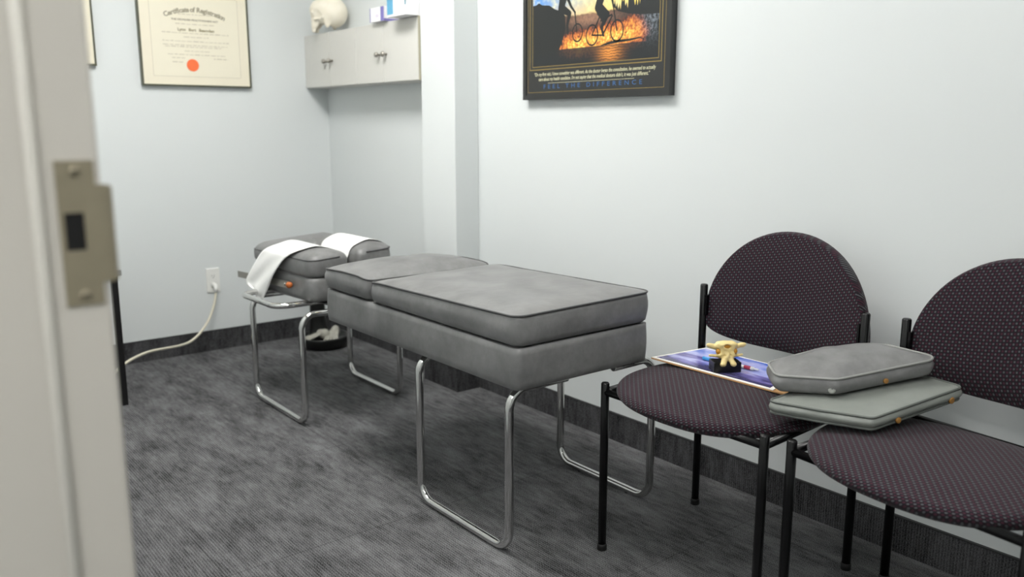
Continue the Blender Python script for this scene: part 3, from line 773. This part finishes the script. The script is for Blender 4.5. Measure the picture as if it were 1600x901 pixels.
# ------------------------------------------------------------------ framed poster on the right wall
def FW(y, z, x): return Matrix(((0, 0, -1, x), (-1, 0, 0, y), (0, 1, 0, z), (0, 0, 0, 1)))      # text on the right wall
def FB(x, z, y): return Matrix(((1, 0, 0, x), (0, 0, -1, y), (0, 1, 0, z), (0, 0, 0, 1)))       # text on the back wall
PYa, PYb, PZa, PZb, PXF = 1.880, 2.620, 1.242, 2.170, 2.152
po = thing('framed_poster', 'black framed poster of two cyclists riding through water at sunset', 'poster', (PXF, 2.25, PZa))
def frame_bm(u0, u1, v0, v1, w, mk, bev=.002):
    b = bmesh.new()
    for a in ((u0, u0 + w, v0, v1), (u1 - w, u1, v0, v1), (u0 + w, u1 - w, v0, v0 + w), (u0 + w, u1 - w, v1 - w, v1)): mk(b, *a)
    return b
def onW(x0, x1): return lambda b, u0, u1, v0, v1: box_bm(x0, x1, u0, u1, v0, v1, bm=b)
obj('frame', frame_bm(PYa, PYb, PZa, PZb, .018, onW(PXF - .004, XW - .001)), M['frame_black'], po, smooth=False)
obj('backing', box_bm(PXF - .001, XW - .001, PYa + .018, PYb - .018, PZa + .018, PZb - .018), M['poster_black'], po, smooth=False)
xs = PXF - .0012
obj('border_line', frame_bm(1.9045, 2.592, 1.268, 2.144, .0016, onW(xs - .0002, xs)), M['gold'], po, smooth=False)
obj('gold_line', frame_bm(1.918, 2.582, 1.350, 2.12, .0030, onW(xs - .0002, xs)), M['gold'], po, smooth=False)
obj('gold_line', frame_bm(1.930, 2.566, 1.361, 2.108, .0022, onW(xs - .0002, xs)), M['gold'], po, smooth=False)
# the printed picture: sky, glow on the water, dark shore (flat print)
m = NT('sunset_print'); tc = m.n('ShaderNodeTexCoord'); sp_ = m.n('ShaderNodeSeparateXYZ'); m.l(tc.outputs['Object'], sp_.inputs[0])
Yc = m.math('ADD', sp_.outputs[1], 2.25); Zc = m.math('ADD', sp_.outputs[2], PZa)
nz = m.noise(tc.outputs['Object'], 28, 5, .65); nzf = m.noise(tc.outputs['Object'], 110, 4, .7)
def gaussn(cy, cz, ry, rz):
    a = m.math('POWER', m.math('ABSOLUTE', m.math('DIVIDE', m.math('SUBTRACT', Yc, cy), ry)), 2.0); b = m.math('POWER', m.math('ABSOLUTE', m.math('DIVIDE', m.math('SUBTRACT', Zc, cz), rz)), 2.0)
    return m.math('POWER', 2.718, m.math('MULTIPLY', m.math('ADD', a, b), -1.0))
side = m.math('MULTIPLY', m.math('SUBTRACT', 2.52, Yc), 2.1, True)
sky = m.mix(side, rgb('5E8FCB'), rgb('F4D860'))
sky = m.mix(m.math('MULTIPLY', m.math('SUBTRACT', nz, .45), 3.5, True), sky, rgb('E9E2B4'))
low = m.math('MULTIPLY', m.math('SUBTRACT', 1.575, Zc), 22, True)
sky = m.mix(m.math('MULTIPLY', low, .5), sky, rgb('F0C26A'))
g1 = gaussn(2.155, 1.438, .125, .048); g2 = gaussn(2.33, 1.425, .085, .042); g3 = gaussn(2.04, 1.465, .06, .045)
g = m.math('ADD', g1, m.math('ADD', m.math('MULTIPLY', g2, .9), m.math('MULTIPLY', g3, .5)))
g = m.math('MULTIPLY', g, m.math('ADD', .22, m.math('MULTIPLY', m.math('ADD', m.math('MULTIPLY', m.math('SUBTRACT', nzf, .36), 3.4, True), m.math('MULTIPLY', m.math('SUBTRACT', nz, .36), 1.6, True)), .72)))
spray = gaussn(2.25, 1.515, .14, .03)
land = m.mix(m.math('MULTIPLY', spray, m.math('MULTIPLY', nzf, 1.3)), rgb('26292B'), rgb('A87E66'))
glow = m.ramp(g, [(.10, rgb('3A3836')), (.25, rgb('7A4030')), (.42, rgb('C9733C')), (.68, rgb('E8A244')), (.98, rgb('F8DC74'))])
isg = m.math('MULTIPLY', m.math('SUBTRACT', g, .12), 6, True)
land = m.mix(isg, land, glow)
# reflection column
wav = m.math('SINE', m.math('ADD', m.math('MULTIPLY', Zc, 700), m.math('MULTIPLY', nz, 14)))
refl = m.math('MULTIPLY', gaussn(2.155, 1.392, .048, .034), m.math('ADD', .62, m.math('MULTIPLY', wav, .38)))
below = m.math('LESS_THAN', Zc, 1.418)
land = m.mix(m.math('MULTIPLY', below, .93), land, rgb('26292B'))
land = m.mix(m.math('MULTIPLY', m.math('MULTIPLY', refl, below), 1.25, True), land, rgb('E08F3F'))
sp2 = gaussn(1.965, 1.485, .05, .05)
land = m.mix(m.math('MULTIPLY', m.math('MULTIPLY', sp2, m.math('MULTIPLY', m.math('SUBTRACT', nzf, .42), 5, True)), .7), land, rgb('8E97A2'))
hz = m.math('ADD', 1.528, m.math('MULTIPLY', m.math('SUBTRACT', nz, .5), .03))
issky = m.math('MULTIPLY', m.math('SUBTRACT', Zc, hz), 160, True)
m.set(m.mix(issky, land, sky), .35, 0, .4); M['sunset'] = m.m
obj('picture', box_bm(xs - .0001, xs, 1.933, 2.563, 1.364, 2.105), M['sunset'], po, smooth=False)
xs2 = xs - .0003
def sil(name, pts, mat='silhouette', k=0): return obj(name, poly_bm([(xs2 - .0001 * k, y, z) for y, z in pts], (.00008, 0, 0)), M[mat], po, smooth=False)
sil('dark_hill', [(2.563, 1.585), (2.545, 1.586), (2.53, 1.592), (2.51, 1.583), (2.47, 1.578), (2.44, 1.562), (2.41, 1.553), (2.385, 1.535), (2.38, 1.49), (2.40, 1.44), (2.42, 1.41), (2.563, 1.40)])
tr_ = [(1.933, 1.50), (2.02, 1.505), (2.07, 1.512), (2.12, 1.525), (2.14, 1.54)]
y = 2.138
random.seed(9)
while y > 1.945:
    h = 1.550 + .026 * random.random() + (.05 if y < 2.02 else .0) + (.03 if 2.06 < y < 2.08 else 0); tr_ += [(y - .004, h), (y - .009, h - .020 - .01 * random.random())]; y -= .011
tr_ += [(1.933, 1.66)]
sil('pine_trees', tr_)
def ringbm(cy, cz, r, t, n=30, sq=.86):
    b = bmesh.new(); A = []
    for k in range(n):
        a = 2 * PI * k / n; c_, s_ = math.cos(a), math.sin(a)
        A.append((b.verts.new((xs2 - .0001, cy + c_ * r * sq, cz + s_ * r)), b.verts.new((xs2 - .0001, cy + c_ * (r - t) * sq, cz + s_ * (r - t)))))
    for k in range(n): b.faces.new((A[k][0], A[(k + 1) % n][0], A[(k + 1) % n][1], A[k][1]))
    return b
for cy, cz, r in ((2.122, 1.462, .037), (2.243, 1.456, .037), (2.318, 1.470, .033)):
    obj('bicycle_wheel', ringbm(cy, cz, r, .0058), M['silhouette'], po, smooth=False)
def strokes(name, segs):
    b = bmesh.new(); lay = 0
    for (a, c, w0, w1) in segs:
        a, c = Vector(a), Vector(c); d = (c - a).normalized(); n_ = Vector((-d.y, d.x)); lay += 1; xl = xs2 - .0001 - .00003 * lay
        P = [a + n_ * w0, c + n_ * w1, c - n_ * w1, a - n_ * w0]; poly_bm([(xl, p.x, p.y) for p in P], None, b)
        for q, w_ in ((a, w0), (c, w1)):
            lay += .3; poly_bm([(xs2 - .0001 - .00003 * lay, q.x + w_ * math.cos(t * PI / 5), q.y + w_ * math.sin(t * PI / 5)) for t in range(10)], None, b)
    return obj(name, b, M['silhouette'], po, smooth=False)
strokes('cyclist_silhouette', [((2.190, 1.64), (2.197, 1.585), .024, .020), ((2.197, 1.585), (2.215, 1.545), .018, .016), ((2.212, 1.548), (2.170, 1.520), .017, .011), ((2.170, 1.520), (2.196, 1.478), .012, .006), ((2.196, 1.478), (2.186, 1.450), .006, .004),
    ((2.212, 1.540), (2.185, 1.500), .014, .009), ((2.165, 1.620), (2.148, 1.570), .008, .005), ((2.148, 1.570), (2.140, 1.540), .005, .0035), ((2.140, 1.540), (2.122, 1.462), .0030, .0025), ((2.200, 1.500), (2.148, 1.516), .003, .003), ((2.243, 1.456), (2.190, 1.452), .0025, .0025), ((2.190, 1.452), (2.145, 1.512), .003, .003), ((2.243, 1.456), (2.205, 1.515), .0025, .0025), ((2.215, 1.525), (2.200, 1.512), .004, .004)])
strokes('cyclist_silhouette', [((2.385, 1.66), (2.396, 1.590), .022, .020), ((2.396, 1.590), (2.405, 1.560), .018, .017), ((2.402, 1.560), (2.360, 1.540), .017, .010), ((2.360, 1.540), (2.372, 1.50), .010, .006), ((2.372, 1.50), (2.368, 1.470), .006, .004), ((2.378, 1.605), (2.352, 1.562), .008, .005), ((2.352, 1.562), (2.330, 1.540), .005, .0035), ((2.332, 1.540), (2.320, 1.470), .003, .0022)])
sil('sand_bar', [(2.21, 1.415), (2.19, 1.421), (2.16, 1.428), (2.12, 1.431), (2.06, 1.431), (2.01, 1.434), (2.01, 1.430), (2.06, 1.424), (2.12, 1.422), (2.17, 1.418)], k=1)
t1 = text_mesh('"On my first visit, I knew something was different. As the doctor began the consultation, he seemed to actually', .017, FW(2.249, 1.3285, xs - .0003), .0003, .25, width=.612)
t2 = text_mesh('care about my health condition. I\'m not saying that the medical doctors didn\'t, it was just different."', .017, FW(2.249, 1.3105, xs - .0003), .0003, .25, width=.562)
b = bmesh.new(); b.from_mesh(t1); b.from_mesh(t2); obj('caption', b, M['caption'], po, smooth=False)
obj('caption_rule', box_bm(xs - .0003, xs - .0001, 2.038, 2.476, 1.3005, 1.3018), M['caption'], po, smooth=False)
ttl = text_mesh('FEEL THE DIFFERENCE', .0215, FW(2.251, 1.2815, xs - .0003), .0002, 0, spacing=1.75, width=.500)
ys = sorted({round(v.co.y, 5) for v in ttl.vertices}); gaps = sorted(zip([b_ - a_ for a_, b_ in zip(ys, ys[1:])], ys, ys[1:]))[-2:]; cuts = sorted((a_ + b_) / 2 for _, a_, b_ in gaps)
for k in range(3):
    b = bmesh.new(); b.from_mesh(ttl); bmesh.ops.delete(b, geom=[v for v in b.verts if sum(v.co.y > c_ for c_ in cuts) != k], context='VERTS')
    obj('caption_word', b, M['caption_blue'], po, smooth=False)

# ------------------------------------------------------------------ framed certificates on the back wall
def onB(y0, y1): return lambda b, u0, u1, v0, v1: box_bm(u0, u1, y0, y1, v0, v1, bm=b)
def certificate(name, label, x0, x1, z0, z1, fill):
    t = thing(name, label, 'certificate', ((x0 + x1) / 2, YB - .012, z0)); yf = YB - .024
    obj('frame', frame_bm(x0, x1, z0, z1, .008, onB(yf, YB - .001)), M['green_frame'], t, smooth=False)
    obj('mount_board', box_bm(x0 + .008, x1 - .008, yf + .004, YB - .001, z0 + .008, z1 - .008), M['cream'], t, smooth=False)
    if fill: fill(t, yf + .0038)
    return t
def fill_cert(t, y):
    obj('sheet', box_bm(1.268, 1.692, y - .0003, y, 1.376, 1.742 + .01), M['parchment'], t, smooth=False)
    obj('sheet_border', frame_bm(1.268, 1.692, 1.376, 1.752, .002, onB(y - .0005, y - .0003)), M['ink_light'], t, smooth=False)
    yy = y - .0006
    # arched title
    title = 'Certificate of Registration'; me_b = bmesh.new(); R0 = .34; cx, cz = 1.480, 1.688 - R0; tot = .62 * 1.34; n = len(title)
    wts = [.35 if ch in 'il tf' else 1. if ch in 'CR' else .62 for ch in title]; acc = 0; sm = sum(wts); span = .86
    for ch, w in zip(title, wts):
        a = (-.5 + (acc + w / 2) / sm) * span; acc += w
        if ch == ' ': continue
        F = FB(cx + R0 * math.sin(a), cz + R0 * math.cos(a) - .008, yy) @ Matrix.Rotation(-a, 4, 'Z')
        me_b.from_mesh(text_mesh(ch, .031, F, .0012))
    obj('title', me_b, M['ink'], t, smooth=False)
    obj('subtitle', text_mesh('THE DRUGLESS PRACTITIONERS ACT', .011, FB(1.479, 1.638, yy), .0006, width=.225), M['ink'], t, smooth=False)
    obj('script_line', text_mesh('Lynn Burt Beamden', .019, FB(1.482, 1.590, yy), .0006, width=.175, word=2.5), M['ink_olive'], t, smooth=False)
    random.seed(3)
    for z, xa, xb in ((1.665, 1.40, 1.57), (1.620, 1.385, 1.575), (1.578, 1.32, 1.64), (1.560, 1.42, 1.54), (1.540, 1.32, 1.64), (1.522, 1.32, 1.63), (1.514, 1.33, 1.60), (1.495, 1.42, 1.54), (1.478, 1.34, 1.62), (1.462, 1.36, 1.42), (1.462, 1.56, 1.63), (1.442, 1.36, 1.41)):
        x = xa; b = bmesh.new()
        while x < xb:
            w = .008 + .022 * random.random(); box_bm(x, min(x + w, xb), yy, yy + .0002, z, z + .0028 + .002 * random.random(), bm=b); x += w + .005
        obj('text_line', b, M['ink_light'], t, smooth=False)
    obj('seal', lathe_bm([(.029, 0), (.029, -.0012), (.026, -.0018)], (1.455, yy, 1.431), 'Y', 32), M['seal'], t, smooth=False)
certificate('framed_certificate', 'framed cream certificate with an orange round seal', 1.214, 1.744, 1.330, 2.02, fill_cert)
certificate('framed_certificate', 'framed certificate mostly hidden behind the door frame', .492, 1.022, 1.411, 2.10, lambda t, y: obj('sheet', box_bm(.55, .965, y - .0003, y, 1.46, 2.04), M['parchment'], t, smooth=False))

# ------------------------------------------------------------------ outlet, plug and cord
ot = thing('wall_outlet', 'white duplex wall outlet with a plug in its lower socket', 'outlet', (1.489, YB, .365))
obj('cover_plate', box_bm(1.455, 1.523, YB - .006, YB, .303, .428, .002, 2), M['white_plastic'], ot, smooth=False)
for z in (.388, .342):
    s_ = obj('socket', lathe_bm([(.016, 0), (.016, -.002)], (1.489, YB - .006, z), 'Y', 20), M['white_plastic'], ot, smooth=False)
    b = bmesh.new(); box_bm(1.4825, 1.484, YB - .0088, YB - .008, z - .002, z + .007, bm=b); box_bm(1.494, 1.4955, YB - .0088, YB - .008, z - .002, z + .007, bm=b); box_bm(1.487, 1.491, YB - .0088, YB - .008, z - .010, z - .006, bm=b)
    obj('slots', b, M['slot'], s_, smooth=False)
cdp = thing('power_cord', 'cream power cord hanging from the outlet plug towards the side table', 'cord', (1.48, YB - .03, .34))
obj('plug', tube_bm([(1.489, YB - .0085, .342), (1.489, YB - .030, .342), (1.488, YB - .042, .330), (1.486, YB - .044, .308)], lambda q: .013 - .006 * q, 14), M['white_plastic'], cdp)
P = [(1.486, YB - .044, .312), (1.475, 4.272, .265), (1.448, 4.258, .205), (1.41, 4.24, .155), (1.36, 4.21, .118), (1.305, 4.17, .100), (1.24, 4.12, .102), (1.15, 4.03, .122), (1.06, 3.93, .145), (.98, 3.83, .160), (.90, 3.745, .158), (.82, 3.70, .12), (.74, 3.66, .05), (.66, 3.62, .006), (.5, 3.6, .006)]
out = []
for i in range(len(P) - 1):
    p0, p1, p2, p3 = [Vector(P[max(0, min(len(P) - 1, j))]) for j in (i - 1, i, i + 1, i + 2)]
    for k in range(6): t = k / 6; out.append(.5 * (2 * p1 + (p2 - p0) * t + (2 * p0 - 5 * p1 + 4 * p2 - p3) * t * t + (3 * p1 - p0 - 3 * p2 + p3) * t ** 3))
out.append(Vector(P[-1])); obj('cord', tube_bm(out, .0062, 10), M['cord'], cdp)

# ------------------------------------------------------------------ side table behind the door frame
stb = thing('side_table', 'small table with thin black legs mostly hidden behind the door frame', 'table', (.66, 3.85, 0))
obj('tabletop', box_bm(.42, .891, 3.650, 4.05, .548, .572, .002, 1), M['table_grey'], stb, smooth=False)
for x, y in ((.865, 3.675), (.865, 4.02), (.45, 3.675), (.45, 4.02)): obj('leg', box_bm(x - .0125, x + .0125, y - .0125, y + .0125, 0, .548, .001, 1), M['table_black'], stb, smooth=False)

# ------------------------------------------------------------------ foot bones model in a black tray near the corner
TCX, TCY = 1.960, 4.045
ft = thing('foot_bones_model', 'black round display tray holding pale foot bones near the room corner', 'anatomical model', (TCX, TCY, 0))
obj('tray', lathe_bm([(.115, 0), (.128, .010), (.132, .052), (.129, .060), (.123, .056), (.117, .038), (.02, .034)], (TCX, TCY, 0), 'Z', 40), M['black_plastic'], ft)
def col_sdf(X, Y, Z):
    t = np.clip(Z / .34, 0, 1); cx = -.095 + .012 * np.exp(-Z / .05); w = .044 + .05 * np.exp(-(Z - .03) / .035); w = np.clip(w, 0, .10)
    q = np.sqrt(((X + .095 - .5 * (w - .044)) / 1.0) ** 2 + (Y / .9) ** 2) - w
    return np.maximum(q * .7, np.maximum(Z - .42, .046 - Z))
me = sdf_mesh(col_sdf, (-.19, -.12, .03), (.06, .12, .44), .007)
me.transform(Matrix.Translation((TCX, TCY, 0)) @ Matrix.Rotation(math.radians(-38), 4, 'Z') @ Matrix.Translation((.05, .03, 0)) @ Matrix.Scale(.62, 4, Vector((0, 1, 0))) @ Matrix.Scale(.9, 4, Vector((1, 0, 0))))
obj('stand', me, M['black_plastic'], ft)
def foot_sdf(X, Y, Z):
    d = ell(X, Y, Z, (0, 0, .026), (.022, .018, .024)); d = smin(d, ell(X, Y, Z, (.018, .0, .032), (.016, .016, .018)), .006)
    for i, yy in enumerate((-.020, -.010, 0, .010, .019)):
        L = .095 - .006 * i
        d = smin(d, cap(X, Y, Z, (.025, yy * .7, .030), (.06, yy, .018), .0062, .0050), .003)
        d = smin(d, cap(X, Y, Z, (.063, yy, .018), (L, yy * 1.2, .008), .0062, .0048), .002)
    return d
for k, (dx, dy, a, s_) in enumerate(((-.020, -.050, 165, 1.25), (.058, -.020, 230, 1.3))):
    me = sdf_mesh(foot_sdf, (-.03, -.035, -.002), (.11, .035, .06), .003)
    me.transform(Matrix.Translation((TCX + dx, TCY + dy, .040)) @ Matrix.Rotation(math.radians(a), 4, 'Z') @ Matrix.Scale(s_, 4)); obj('foot_bones', me, M['foot_bone'], ft)
